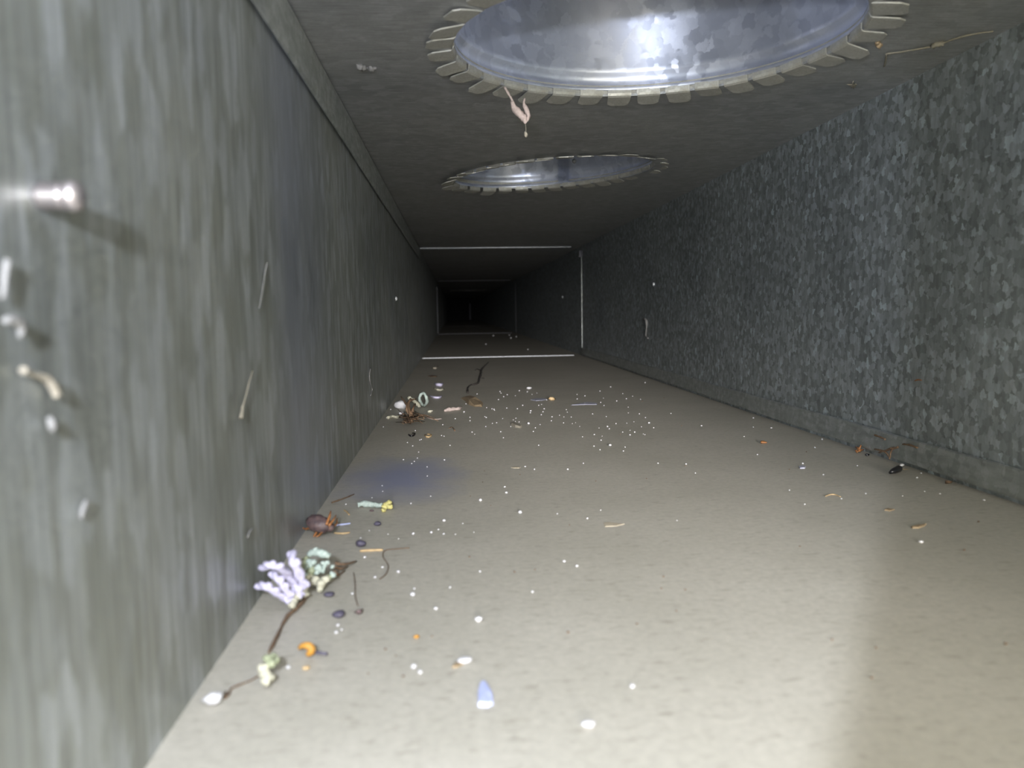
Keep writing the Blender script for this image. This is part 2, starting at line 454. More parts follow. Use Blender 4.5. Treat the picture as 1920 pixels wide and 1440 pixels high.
# ------------------------------------------------------------------ debris builders
def mpp(p): return (p - cam_o).dot(cam_f)/FPX          # metres per pixel at a place
def hp(px, py, z, r=0.0):
    """a place at height z over the floor, kept off the left wall by r"""
    p = on_floor(px, py, z)
    if p.x < XL + r: p = on_left(px, py, r)
    return p
def tube(bm, pts, rad, n=7, lump=0.0, seed=0, sub=3):
    """tapered, slightly lumpy tube along pts (smoothed)"""
    r = random.Random(seed)
    P = [Vector(p) for p in pts]
    R = list(rad) if isinstance(rad, (list, tuple)) else [rad]*len(P)
    Q, S = [], []
    for i in range(len(P)-1):
        a = P[max(0,i-1)]; b_ = P[i]; c = P[i+1]; d = P[min(len(P)-1,i+2)]
        for k in range(sub):
            t = k/sub
            Q.append(0.5*((2*b_) + (c-a)*t + (2*a-5*b_+4*c-d)*t*t + (3*b_-a-3*c+d)*t**3)); S.append(R[i]*(1-t)+R[i+1]*t)
    Q.append(P[-1]); S.append(R[-1])
    rows = []; u = None
    for i, p in enumerate(Q):
        d = (Q[min(len(Q)-1,i+1)] - Q[max(0,i-1)]).normalized()
        if u is None: u = d.orthogonal().normalized()
        u = (u - d*u.dot(d)).normalized(); w = d.cross(u)
        rr = S[i]
        rows.append([bm.verts.new(p + (u*math.cos(2*math.pi*k/n) + w*math.sin(2*math.pi*k/n))*rr*(1 + lump*(r.random()*2-1))) for k in range(n)])
    for a, b_ in zip(rows, rows[1:]):
        for k in range(n): bm.faces.new((a[k], a[(k+1)%n], b_[(k+1)%n], b_[k]))
    bm.faces.new(rows[0][::-1]); bm.faces.new(rows[-1])
def blob(bm, c, rad, rot=(0,0,0), rough=0.15, seed=0, sub=2, freq=1.6):
    from mathutils import Euler
    E = Euler(rot).to_matrix()
    res = bmesh.ops.create_icosphere(bm, subdivisions=sub, radius=1.0)
    off = Vector((seed*3.1, seed*1.7, seed*0.9))
    for v in res['verts']:
        k = 1 + rough*noise.noise(v.co*freq + off)*1.6
        v.co = Vector(c) + E @ Vector((v.co.x*rad[0]*k, v.co.y*rad[1]*k, v.co.z*rad[2]*k))
def shift(bm, o):
    for v in bm.verts: v.co -= o
def scrap_bm(outline, th, lift=0.0, seed=0):
    """thin irregular flake lying on the floor; outline as places on the floor"""
    r = random.Random(seed); bm = bmesh.new()
    pts = [on_floor(*q) for q in outline]
    c = sum(pts, Vector())/len(pts)
    lo = [bm.verts.new((p.x, p.y, 0.0)) for p in pts]
    hi = [bm.verts.new((p.x+(c.x-p.x)*0.10, p.y+(c.y-p.y)*0.10, th*(0.7+0.6*r.random()) + lift*r.random())) for p in pts]
    top = bm.verts.new((c.x, c.y, th*1.25 + lift*0.6))
    n = len(pts)
    for i in range(n):
        bm.faces.new((lo[i], lo[(i+1)%n], hi[(i+1)%n], hi[i])); bm.faces.new((hi[i], hi[(i+1)%n], top))
    bm.faces.new(lo[::-1])
    return bm, Vector((c.x, c.y, 0))
def one(name, label, cat, bm, mat, loc, group=None, smooth=True):
    shift(bm, loc)
    o = link(name, bm, mat, None, smooth); o.location = loc
    return tag(o, label, cat, group)
def part(name, bm, mat, root, smooth=True, kind=None):
    shift(bm, root.location)
    o = link(name, bm, mat, root, smooth)
    return tag(o, kind=kind)
def scrap(name, label, cat, outline, th, mat, lift=0.0, seed=0):
    bm, c = scrap_bm(outline, th, lift, seed)
    return one(name, label, cat, bm, mat, c, smooth=False)
def sticks(name, label, cat, pts, rpx, mat, z=0.0004, lump=0.25, seed=0, place=on_floor):
    """a sliver, fibre or twig lying along pts (pixel width rpx)"""
    P = [place(*q) for q in pts]; s = mpp(P[0])
    R = [x*s for x in (rpx if isinstance(rpx, (list, tuple)) else [rpx]*len(P))]
    if place is on_floor: P = [p + Vector((0,0,max(r*0.95, z))) for p, r in zip(P, R)]
    bm = bmesh.new(); tube(bm, P, R, 6, lump, seed)
    loc = P[0].copy()
    if place is on_floor: loc.z = 0
    return one(name, label, cat, bm, mat, loc)
def lump(name, label, cat, px, py, wpx, hpx, mat, rough=0.2, rot=0.0, flat=0.6, seed=0):
    """a small rounded lump resting on the floor, centred in the picture at px, py"""
    g = on_floor(px, py + hpx*0.45); s = mpp(g)
    a = wpx*0.5*s; c_ = hpx*0.5*s*flat*1.25
    bm = bmesh.new(); blob(bm, (g.x, g.y, c_*0.92), (a, a*0.8, c_), (0,0,rot), rough, seed)
    zmin = min(v.co.z for v in bm.verts)
    for v in bm.verts: v.co.z -= zmin
    return one(name, label, cat, bm, mat, g)

# ------------------------------------------------------------------ yarn, lint and insect beside the left wall
g = on_floor(548, 1140)
yarn = empty('yarn_tuft', (g.x, g.y, 0)); tag(yarn, 'frayed tuft of thick lilac white yarn strands with a cream end, against the left wall', 'yarn')
for k, (pts, r) in enumerate([
        ([(546,1036,.0165),(553,1055,.0150),(562,1078,.0105),(574,1100,.0060)], 9.5),
        ([(492,1064,.0140),(506,1058,.0165),(524,1062,.0155),(540,1078,.0110),(552,1098,.0065),(558,1115,.0040)], 8.5),
        ([(510,1074,.0115),(524,1086,.0105),(534,1100,.0080),(546,1118,.0045)], 8.5),
        ([(484,1098,.0080),(500,1098,.0090),(516,1108,.0070),(534,1120,.0040),(546,1128,.0030)], 8.5),
        ([(532,1064,.0120),(548,1084,.0090),(560,1106,.0055),(566,1118,.0035)], 7.5)]):
    s = mpp(g)
    P = [hp(x, y, z, r*s*1.15) for x, y, z in pts]
    bm = bmesh.new()
    # two plies wound about each other
    for ph in (0, math.pi):
        Q = []
        for i in range(len(P)*4-3):
            j, t = divmod(i, 4); t /= 4
            p = P[j].lerp(P[min(j+1, len(P)-1)], t)
            a = ph + i*0.85
            Q.append(p + Vector((math.cos(a), 0.4*math.cos(a+1), math.sin(a)))*r*s*0.42)
        tube(bm, Q, r*s*0.66, 7, 0.16, k*7+int(ph), 2)
    part('strand', bm, W_LILAC, yarn)
bm = bmesh.new()
for q, (x, y, z, w) in enumerate([(566,1104,.0045,13),(556,1118,.0035,11),(548,1134,.0025,9),(572,1114,.0030,8),(550,1126,.003,9)]):
    blob(bm, hp(x, y, z), (w*s*.95, w*s*.95, w*s*.7), (0,0,q), 0.35, q, 2, 2.2)
part('cream_end', bm, W_CREAM, yarn)

g = on_floor(600, 1105); s = mpp(g)
lint = empty('lint_clump', (g.x, g.y, 0)); tag(lint, 'pale green and cream clump of crumbly lint beside the lilac yarn', 'lint')
bm = bmesh.new(); tube(bm, [hp(578,1040,.0105),hp(590,1035,.0115),(hp(604,1038,.0115)),hp(617,1042,.0105)], [5*s,7*s,7*s,6*s], 8, 0.25, 3); blob(bm, hp(592,1030,.0125), (5*s,4*s,4*s), seed=4, rough=.3)
part('upper_roll', bm, W_GREEN, lint)
bm = bmesh.new()
for q in range(26):
    x = 574 + rnd.random()*50; y = 1052 + rnd.random()*26; z = .0088 - (y-1052)*.00016
    blob(bm, hp(x, y, z), ((4+3*rnd.random())*s,)*3, rough=.4, seed=q, sub=1)
part('fluff', bm, W_GREEN, lint)
bm = bmesh.new()
for q, (x, y, z, w) in enumerate([(578,1058,.0075,10),(584,1070,.006,9),(574,1048,.0088,7),(616,1082,.004,7)]):
    blob(bm, hp(x, y, z), (w*s, w*s, w*s*.9), rough=.45, seed=q+3)
part('olive_fluff', bm, W_OLIVE, lint)
bm = bmesh.new()
for q, (x, y, z, w) in enumerate([(580,1082,.004,9),(592,1088,.0035,9),(602,1094,.003,10),(610,1086,.004,8),(584,1092,.002,7),(600,1104,.0016,7)]):
    blob(bm, hp(x, y, z), (w*s, w*s, w*s*.9), rough=.4, seed=q+9)
part('cream_base', bm, W_CREAM, lint)
bm = bmesh.new()
for q, pts in enumerate([[(628,1056,.004),(645,1058,.003),(668,1052,.001)],[(626,1064,.003),(640,1066,.002),(652,1062,.001)],[(625,1070,.003),(634,1078,.001),(646,1070,.0006)]]):
    tube(bm, [hp(*p) for p in pts], [3.5*s,2.6*s,1.2*s], 6, .4, q)
part('brown_wisp', bm, W_BROWN, lint)

sticks('twisted_fibre', 'dark brown twisted fibre running from the lilac yarn towards the white chip', 'fibre',
       [(578,1118),(560,1142),(540,1158),(528,1178),(520,1194),(512,1212),(504,1226)], [3,5,3.5,2.5,3.2,3,2], W_BROWN, seed=1, lump=.35)
sticks('loose_fibre', 'thin brown fibre looping between the cocoon and the white chip', 'fibre',
       [(492,1264),(476,1276),(452,1286),(434,1294),(428,1306),(420,1312),(424,1300)], [1.2,1.4,1.4,1.8,2.4,2.2,2], W_BROWN, seed=2, lump=.3)
g = on_floor(503, 1278); s = mpp(g)
coc = empty('cocoon', (g.x, g.y, 0)); tag(coc, 'pale crumpled cocoon with an olive upper end, below the lilac yarn', 'cocoon')
bm = bmesh.new()
for q, (x, y, z, w) in enumerate([(500,1276,.0022,10),(497,1262,.0034,11),(504,1270,.0026,10),(494,1252,.0045,10)]): blob(bm, hp(x,y,z), (w*s,w*s,w*s*.85), rough=.35, seed=q)
part('pale_end', bm, W_CREAM, coc)
bm = bmesh.new()
for q, (x, y, z, w) in enumerate([(508,1244,.0050,11),(516,1238,.0052,9),(502,1234,.0062,9),(512,1230,.0058,7)]): blob(bm, hp(x,y,z), (w*s,w*s,w*s*.85), rough=.4, seed=q+5)
part('olive_end', bm, W_OLIVE, coc)

# dried insect
g = on_floor(600, 1000); s = mpp(g)
bug = empty('dried_insect', (g.x, g.y, 0)); tag(bug, 'dried purple brown insect husk with orange legs at the foot of the left wall', 'insect')
bm = bmesh.new()
ctr = hp(598, 982, .0052, 25*s)
blob(bm, ctr, (25*s, 18*s, 16*s), (0.1, 0.30, -0.35), 0.10, 3, 3, 2.5)
part('body', bm, W_HUSK, bug)
bm = bmesh.new(); blob(bm, ctr + Vector((20*s, -4*s, -7*s)), (9*s, 8*s, 8*s), (0,0,0), .15, 5)
part('head', bm, W_HUSK, bug)
for q, pts in enumerate([[(612,984,.006),(618,968,.0085),(620,958,.0095)],[(616,986,.005),(626,974,.0065),(630,966,.006)],[(616,990,.004),(630,984,.0035),(632,972,.004)],
                         [(585,988,.004),(574,992,.002),(568,990,.0015)],[(596,994,.003),(590,1003,.001),(588,1006,.0006)],[(604,996,.003),(598,1004,.0008),(592,1006,.0006)]]):
    bm = bmesh.new(); tube(bm, [hp(x,y,z,.0008) for x,y,z in pts], [2.6*s,2.2*s,1.0*s], 6, .15, q)
    part('leg', bm, W_LEG, bug)

# pale stem with a yellow end
g = on_floor(672, 950); s = mpp(g)
st = empty('flower_sprig', (g.x, g.y, 0)); tag(st, 'pale green crumbly sprig with a yellow flower end on the floor', 'flower')
bm = bmesh.new(); tube(bm, [hp(671,947,.0012),hp(684,945,.0016),hp(700,946,.0016),(hp(716,948,.0016))], [4*s,5.5*s,5*s,4.5*s], 8, .35, 2, 4)
part('stem', bm, W_GREEN, st)
bm = bmesh.new()
for q, (x, y, z, w) in enumerate([(722,950,.0014,6),(730,942,.0032,5),(719,957,.001,4),(731,950,.0016,5),(725,945,.0025,6)]): blob(bm, hp(x,y,z), (w*s,w*s,w*s*.8), rough=.5, seed=q)
part('flower_end', bm, W_YELLOW, st)

# pellets
lump('pellet', 'slate purple pellet to the right of the dried insect, near the pale sprig', 'pellet', 708, 981, 14, 11, W_PELLET, seed=1)
lump('pellet', 'large slate purple pellet beside the straw sliver', 'pellet', 677, 1018, 19, 17, W_PELLET, seed=2)
lump('pellet', 'flat dark oval pellet just right of the green lint clump', 'pellet', 617, 1113, 21, 12, W_PELLET, rough=.05, seed=3)
lump('pellet', 'bluish purple pellet with a pale end, below the flat dark one', 'pellet', 636, 1150, 25, 18, W_PELLET, seed=4, rot=.4)
lump('crumb', 'dark maroon crumb beside the bluish pellet', 'crumb', 673, 1147, 14, 12, W_HUSK, rough=.5, seed=5)
lump('crumb', 'tiny dark red oval crumb under the pale green sprig', 'crumb', 697, 957, 9, 5, W_HUSK, rough=.05, seed=6)
sticks('straw_sliver', 'pale straw sliver beside the large slate pellet', 'straw', [(675,1035),(695,1034),(718,1033)], [2.2,2.6,2.2], W_STRAW, lump=.1)
sticks('straw_sliver', 'orange straw sliver in front of the dried insect', 'straw', [(627,1001),(642,1002),(656,1000)], [1.8,2.0,1.5], W_STRAW, lump=.1)
sticks('straw_sliver', 'white glassy sliver pointing away from the dried insect', 'straw', [(628,987),(642,985),(657,983)], [1.5,1.7,1.2], W_BLUE, lump=.1)
sticks('straw_sliver', 'short bent yellow sliver behind the dried insect', 'straw', [(645,958),(650,961),(655,967)], [1.3,1.5,1.2], W_STRAW, lump=.1)
sticks('loose_fibre', 'faint curved brown fibre right of the straw sliver', 'fibre', [(768,1029),(745,1031),(722,1034),(718,1046),(728,1062),(724,1078),(712,1088)], 0.8, W_BROWN, lump=.2)
sticks('loose_fibre', 'faint brown fibre above the maroon crumb', 'fibre', [(663,1076),(666,1098),(666,1120),(671,1138)], 0.8, W_BROWN, lump=.2)
sticks('loose_fibre', 'short dark fibres at the wall behind the pale sprig', 'fibre', [(622,944),(640,938),(655,932),(664,928)], [1.6,1.2,1.4,.8], W_BROWN, lump=.4)

# orange bits and chips in the foreground
g = on_floor(574, 1226); s = mpp(g)
ob = empty('peel_curl', (g.x, g.y, 0)); tag(ob, 'curled orange peel bit with a dark stalk, in the foreground', 'peel')
bm = bmesh.new(); tube(bm, [hp(561,1216,.0022),hp(566,1211,.0032),hp(576,1210,.0034),hp(584,1216,.0026),hp(582,1224,.0015),hp(575,1228,.001)], [3*s,5*s,7*s,7*s,6*s,4*s], 8, .15, 1)
part('curl', bm, W_ORANGE, ob)
bm = bmesh.new(); tube(bm, [hp(584,1222,.0014),hp(598,1224,.0012),hp(614,1226,.0008)], [1.5*s,3.5*s,3*s], 6, .15, 1)
part('stalk', bm, W_PELLET, ob)
lump('crumb', 'pale orange crumb below the curled peel bit', 'crumb', 574, 1251, 14, 10, W_STRAW, seed=3)
lump('crumb', 'orange yellow crumb alone on the floor right of the peel curl', 'crumb', 781, 1193, 11, 9, W_ORANGE, seed=4)
lump('plaster_chip', 'white plaster chip nearest the left wall at the bottom of the picture', 'plaster chip', 400, 1311, 34, 25, W_WHITE, rough=.3, seed=5, flat=.75)
lump('plaster_chip', 'pinkish white oval chip beside a tan scale in the foreground', 'plaster chip', 872, 1234, 29, 16, W_WHITE, rough=.08, rot=.3, seed=6, flat=.42)
scrap('seed_scale', 'small tan scale touching the pinkish white oval chip', 'scale', [(847,1253),(852,1245),(866,1242),(869,1246),(858,1252)], .0004, W_TAN)
scrap('shard', 'lilac blue pointed plastic shard lying in the foreground', 'shard', [(897,1325),(896,1300),(900,1283),(907,1279),(913,1284),(924,1305),(925,1321),(915,1326)], .0007, W_BLUE)
lump('plaster_chip', 'creamy white angular chip right of the blue shard', 'plaster chip', 1104, 1352, 24, 22, W_WHITE, rough=.35, seed=7, flat=.42)
lump('plaster_chip', 'small lilac white pyramid chip in the middle of the floor', 'plaster chip', 898, 1160, 13, 12, W_WHITE, rough=.35, seed=8)

# the heap of scraps further back on the left
g = on_floor(770, 792); s = mpp(g)
tw = empty('fibre_tuft', (g.x, g.y, 0)); tag(tw, 'rusty brown fibre tuft in the heap of scraps by the left wall', 'fibre')
bm = bmesh.new()
for q in range(46):
    x0, y0 = 771+rnd.gauss(0,9), 786+rnd.gauss(0,4)
    z0 = .002+abs(rnd.gauss(0,.004))
    tube(bm, [hp(x0,y0,z0,.0006), hp(x0+rnd.gauss(0,7),y0+rnd.gauss(-3,5),z0+.002,.0006), hp(x0+rnd.gauss(0,11),y0+rnd.gauss(-4,6),max(.0006,z0+rnd.gauss(0,.003)),.0006)], [.9*s,.8*s,.5*s], 4, .2, q, 2)
part('lower_tangle', bm, W_RUSTY, tw, kind='stuff')
bm = bmesh.new()
for q, pts in enumerate([[(770,785,.004),(767,770,.010),(760,755,.014),(752,744,.017)],[(772,780,.006),(774,768,.011),(778,758,.013)],[(768,778,.006),(762,764,.012),(768,752,.015),(780,748,.015)],[(771,776,.008),(766,760,.013),(770,748,.017)]]):
    tube(bm, [hp(*p, .001) for p in pts], [2.6*s,2.2*s,1.8*s,1.0*s][:len(pts)], 6, .45, q)
part('upper_wisp', bm, W_RUSTY, tw)
lump('plaster_chip', 'large white chip by the left wall next to the rusty fibre tuft', 'plaster chip', 752, 759, 27, 17, W_WHITE, rough=.25, seed=11, flat=.8)
lump('plaster_chip', 'white round chip in front of the large white chip by the wall', 'plaster chip', 752, 774, 9, 7, W_WHITE, rough=.25, seed=12)
sticks('lint_loop', 'upright loop of pale green crumbly yarn in the heap of scraps', 'yarn', [(793,760,.0020),(787,750,.008),(788,741,.0125),(794,737,.0145),(799,744,.0115),(800,754,.006),(795,761,.0016)], [2.6]*7, W_GREEN, lump=.45, place=hp)
sticks('lint_roll', 'short pale yarn piece with dark gaps leaning between the tuft and the loop', 'yarn', [(766,746,.0120),(774,750,.0095),(781,756,.006),(786,762,.0025)], [3.4]*4, W_CREAM, lump=.5, place=hp)
sticks('yellow_wisp', 'yellowish crumbly wisp on the floor in front of the large white chip', 'lint', [(727,786),(736,783),(745,784),(750,780)], [3,2.5,2.2,1.5], W_CREAM, lump=.5)
lump('lint_ball', 'pale yellow lint ball on the floor right of the green loop', 'lint', 806, 771, 10, 7, W_CREAM, rough=.5, seed=13)
sticks('shaving', 'white curled shaving highest of the three beside the green loop', 'shaving', [(816,721),(820,724),(827,724),(830,720)], [1.8,2.8,2.8,1.6], W_LILAC, lump=.15)
sticks('shaving', 'yellowish curved shaving in the middle of the three beside the green loop', 'shaving', [(814,729),(822,733),(832,731)], [1.4,1.8,1.3], W_CREAM, lump=.15)
sticks('shaving', 'white bow shaped shaving closest to the green loop', 'shaving', [(806,743),(814,747),(823,747),(828,744)], [1.2,2.0,2.0,1.3], W_LILAC, lump=.15)
sticks('shaving', 'pale bent shaving with a dark end near the slip joint', 'shaving', [(811,691),(816,692),(821,688)], [1.2,1.8,1.2], W_BEIGE, lump=.2)
scrap('leaf_scrap', 'small dark sliver of leaf near the slip joint', 'leaf', [(802,705),(810,704),(820,705),(819,707),(808,707)], .0006, W_BROWN)
scrap('leaf_scrap', 'curled brown leaf scrap in front of the black root', 'leaf', [(864,747),(874,744),(882,745),(893,752),(906,757),(904,763),(890,763),(879,759),(872,752)], .0008, W_TAN, lift=.004, seed=4)
g = on_floor(833, 774); s = mpp(g)
sticks('larva_skin', 'pinkish pleated shed skin lying left of the brown leaf scrap', 'shed skin', [(833,772),(842,771),(852,770),(861,769),(866,764)], [1.8,3.6,3.4,3.0,1.4], W_PINK, lump=.3)
g = on_floor(878, 735); s = mpp(g)
root = empty('dry_root', (g.x, g.y, 0)); tag(root, 'thin black branching root lying in front of the slip joint', 'root')
bm = bmesh.new(); P = [on_floor(*q) for q in [(877,738),(878,728),(884,723),(896,720),(899,710),(902,702),(903,694),(908,688),(916,680)]]
tube(bm, [p+Vector((0,0,.0009)) for p in P], [1.9*s,1.6*s,1.3*s,2.1*s,2.0*s,2.3*s,2.5*s,1.5*s,.8*s], 6, .3, 1)
part('main_root', bm, W_ROOT, root)
for q, pts in enumerate([[(900,710),(906,710),(908,711)],[(884,723),(890,723),(886,722)],[(903,696),(894,693),(891,696)]]):
    bm = bmesh.new(); tube(bm, [on_floor(*p)+Vector((0,0,.0009)) for p in pts], [1.1*s,.9*s,.5*s], 5, .2, q); part('side_root', bm, W_ROOT, root)
sticks('ring_bit', 'black curled ring on the floor in front of the scraps', 'ring', [(766,816),(770,819),(776,818),(778,814),(773,813)], [1.3,1.7,1.8,1.5,1.0], W_BLACK, lump=.1)
sticks('ring_bit', 'tan brown curled ring right of the black ring', 'ring', [(797,817),(801,821),(808,819),(808,816),(801,815)], [1.5,1.8,1.7,1.4,1.1], W_STRAW, lump=.1)
sticks('loose_fibre', 'short reddish brown fibre beside the tan ring', 'fibre', [(842,804),(848,802),(853,809)], [.8,1.0,1.4], W_BROWN)
sticks('loose_fibre', 'fine pink fibre right of the rusty tuft', 'fibre', [(798,783),(812,787),(828,786)], .7, W_PINK)
scrap('beige_flake', 'beige flake with a brown tip beside a white crumb', 'flake', [(958,797),(963,793),(972,797),(979,801),(976,803),(966,801)], .0009, W_BEIGE, lift=.001)
lump('plaster_chip', 'white pebble like chip farthest back in the middle of the floor', 'plaster chip', 992, 727, 10, 6, W_WHITE, seed=15)
scrap('lilac_flake', 'flat lilac flake left of the small orange flower bit', 'flake', [(994,750),(1004,747),(1020,747),(1026,749),(1018,751),(1004,752)], .0004, W_FLAKE)
scrap('lilac_flake', 'flat lilac flake right of the small orange flower bit', 'flake', [(1070,760),(1084,757),(1100,754),(1120,756),(1120,759),(1098,759)], .0004, W_FLAKE)
lump('flower_bit', 'small orange brown flower bit between the two lilac flakes', 'flower', 1035, 747, 11, 8, W_STRAW, rough=.5, seed=16)
scrap('leaf_scrap', 'faint tan leaf tip in the middle of the floor', 'leaf', [(1131,980),(1142,979),(1156,981),(1172,983),(1156,987),(1134,988)], .0002, W_FAINT)
scrap('straw_scrap', 'pale yellow straw scrap beyond the middle of the floor', 'straw', [(958,877),(966,875),(977,876),(974,878),(962,878)], .0002, W_FAINT)

# right hand side
g = on_floor(1680, 888); s = mpp(g)
sd = empty('black_seed', (g.x, g.y, 0)); tag(sd, 'shiny black pointed seed beside the right seam strip', 'seed')
bm = bmesh.new(); tube(bm, [hp(1668,887,.0012),hp(1671,885,.0022),hp(1678,882,.0026),hp(1685,879,.0026),hp(1689,877,.0022)], [1.5*s,4*s,6*s,6.5*s,3*s], 9, .05, 1)
part('seed_coat', bm, W_BLACK, sd)
bm = bmesh.new(); tube(bm, [hp(1688,878,.0018),hp(1697,880,.0012),hp(1704,879,.0008)], [.9*s,.8*s,.6*s], 5, .1, 1)
part('stalk', bm, W_TAN, sd)
lump('plaster_chip', 'white crumb touching the tip of the shiny black seed', 'plaster chip', 1691, 872, 9, 7, W_WHITE, seed=17, rough=.3)
lump('crumb', 'black crumb tucked under the right seam strip', 'crumb', 1626, 852, 8, 6, W_BLACK, rough=.3, seed=18)
g = on_floor(1610, 848); s = mpp(g)
rb = empty('rusty_sprig', (g.x, g.y, 0)); tag(rb, 'small rusty brown sprig at the foot of the right seam strip', 'sprig')
for q, pts in enumerate([[(1604,846,.0006),(1611,842,.002),(1614,834,.0045)],[(1606,848,.0006),(1613,844,.0014),(1620,843,.001)],[(1612,847,.0008),(1608,840,.0025),(1604,838,.002)]]):
    bm = bmesh.new(); tube(bm, [hp(*p) for p in pts], [1.6*s,2.0*s,.9*s], 5, .4, q); part('twig', bm, W_LEG, rb)
sticks('straw_sliver', 'thin curved yellow sliver on the floor at the right', 'straw', [(1548,932),(1556,929),(1566,929),(1576,933)], [.8,1.1,1.1,.7], W_STRAW, lump=.1)
scrap('lilac_flake', 'small lilac chip with a white crumb, on the floor at the right', 'flake', [(1498,876),(1504,874),(1511,876),(1509,879),(1500,879)], .0006, W_FLAKE)
lump('flower_bit', 'orange speck of dried flower on the right half of the floor', 'flower', 1432, 829, 14, 6, W_LEG, rough=.5, seed=19)
scrap('leaf_scrap', 'brown leaf curl lying right of the flash edge on the floor', 'leaf', [(1708,989),(1718,986),(1730,985),(1738,983),(1734,987),(1722,991),(1710,991)], .0005, W_TAN)
scrap('leaf_scrap', 'faint brown leaf crumb above the brown curl at the right', 'leaf', [(1658,957),(1664,954),(1678,956),(1668,959)], .0004, W_TAN)
lump('plaster_chip', 'lone white crumb right of the flash edge on the floor', 'plaster chip', 1727, 1015, 9, 6, W_WHITE, seed=21)
lump('crumb', 'brown clot of dust at the right seam strip near the picture edge', 'crumb', 1778, 904, 13, 7, W_BROWN, rough=.5, seed=22)

# cobweb wisps on the right seam strip and wall, ceiling and left wall
def on_strip(px, py): return on_right(px, py, 0.0031)
g = on_strip(1668, 850)
wb_ = empty('cobweb_wisp', g); tag(wb_, 'rusty cobweb wisp spread over the right seam strip near the black seed', 'cobweb')
for q, pts in enumerate([[(1640,842),(1656,846),(1664,852),(1668,861)],[(1648,848),(1660,845),(1672,842),(1684,838)],[(1676,839),(1670,848),(1669,858)],[(1660,846),(1664,843),(1672,840)],[(1692,833),(1704,834),(1720,840)],[(1640,816),(1650,819),(1660,824)]]):
    bm = bmesh.new(); tube(bm, [on_strip(*p) for p in pts], .0005, 5, .4, q); part('thread', bm, W_RUSTY, wb_)
def at_wall_r(px, py): return on_right(px, py, 0.0009)
sticks('lint_thread', 'pale lint thread with a knob hanging on the right wall', 'lint', [(1208,598),(1212,602),(1212,616),(1211,630),(1215,634)], [2.6,2.2,1.0,1.2,1.6], W_GREY, place=at_wall_r, lump=.3)
sticks('lint_thread', 'orange bristle stuck to the right wall', 'lint', [(1715,714),(1721,712),(1728,713)], [1.0,1.4,.7], W_LEG, place=at_wall_r, lump=.2)
def at_ceil(px, py): return on_ceiling(px, py, 0.0009)
g = at_ceil(1700, 97)
cw = empty('cobweb_strand', g); tag(cw, 'long dusty cobweb strand across the ceiling to the right wall', 'cobweb')
for q, (pts, r) in enumerate([([(1658,124),(1661,112),(1662,101)], .00045), ([(1662,101),(1690,97),(1720,92),(1756,85),(1790,73),(1825,64),(1862,59)], .0004), ([(1750,86),(1758,83),(1768,82)], .0012)]):
    bm = bmesh.new(); tube(bm, [at_ceil(*p) for p in pts], r, 6, .35, q); part('thread', bm, W_WEB, cw)
lumpc = bmesh.new()
g = on_ceiling(678, 127)
for q, (x, y, w) in enumerate([(676,126,.0018),(681,128,.0015),(696,129,.0014),(703,128,.0008),(689,128,.0006)]): blob(lumpc, on_ceiling(x, y, w*.6), (w, w*1.2, w*.8), rough=.5, seed=q)
one('lint_fleck', 'pinkish white lint fleck on the ceiling left of the nearest collar', 'lint', lumpc, W_GREY, g)
g = on_ceiling(1646, 83)
bm = bmesh.new()
for q, (x, y, w) in enumerate([(1643,74,.0005),(1645,80,.0010),(1648,85,.0012),(1652,84,.0007)]): blob(bm, on_ceiling(x, y, w*.7), (w, w, w), rough=.5, seed=q)
one('lint_fleck', 'orange tan lint fleck on the ceiling right of the nearest collar tabs', 'lint', bm, W_TAN, g)
for i, (x, y, l, lab) in enumerate([(1600,165,14,'faint web wisp on the ceiling beside the right wall edge, below the nearest collar'), (1190,172+260,10,'faint web wisp on the dark ceiling in front of the slip joint')]):
    g = at_ceil(x, y); bm = bmesh.new()
    for q in range(5): tube(bm, [at_ceil(x+rnd.gauss(0,3),y+rnd.gauss(0,3)), at_ceil(x+rnd.gauss(0,l*.4),y-l*.4), at_ceil(x+rnd.gauss(0,l),y-l*rnd.random())], .0003, 4, .3, q)
    one('web_wisp', lab, 'cobweb', bm, W_WEB, g)

# tuft hanging from the rim of the nearest collar
A = on_ceiling(946, 163, 0.0012); dep = (A - cam_o).dot(cam_f)
def at_dep(px, py): return cam_o + ray(px, py)*dep
hang = empty('hanging_tuft', A); tag(hang, 'pinkish dusty tuft hanging on a thread from the rim of the nearest collar', 'lint')
s = dep/FPX
bm = bmesh.new(); tube(bm, [A, at_dep(952,174), at_dep(958,184), at_dep(961,192)], [2.2*s,2.6*s,2.0*s,2.6*s], 6, .25, 1); part('thread', bm, W_PINK, hang)
bm = bmesh.new()
tube(bm, [at_dep(960,190),at_dep(965,202),at_dep(975,214),at_dep(983,224),at_dep(985,232)], [3*s,5.5*s,7*s,6.5*s,2*s], 8, .35, 2)
tube(bm, [at_dep(984,184),at_dep(982,194),at_dep(986,204),at_dep(991,216),at_dep(987,228)], [1.5*s,2*s,4.5*s,4*s,2*s], 7, .35, 3)
part('tuft', bm, W_PINK, hang)
bm = bmesh.new(); tube(bm, [at_dep(985,231),at_dep(986,240),at_dep(986,246)], [.5*s,.4*s,.6*s], 5, .2, 1); blob(bm, at_dep(986,252), (3*s,3*s,5*s), rough=.4, seed=2); part('drop', bm, W_BEIGE, hang)

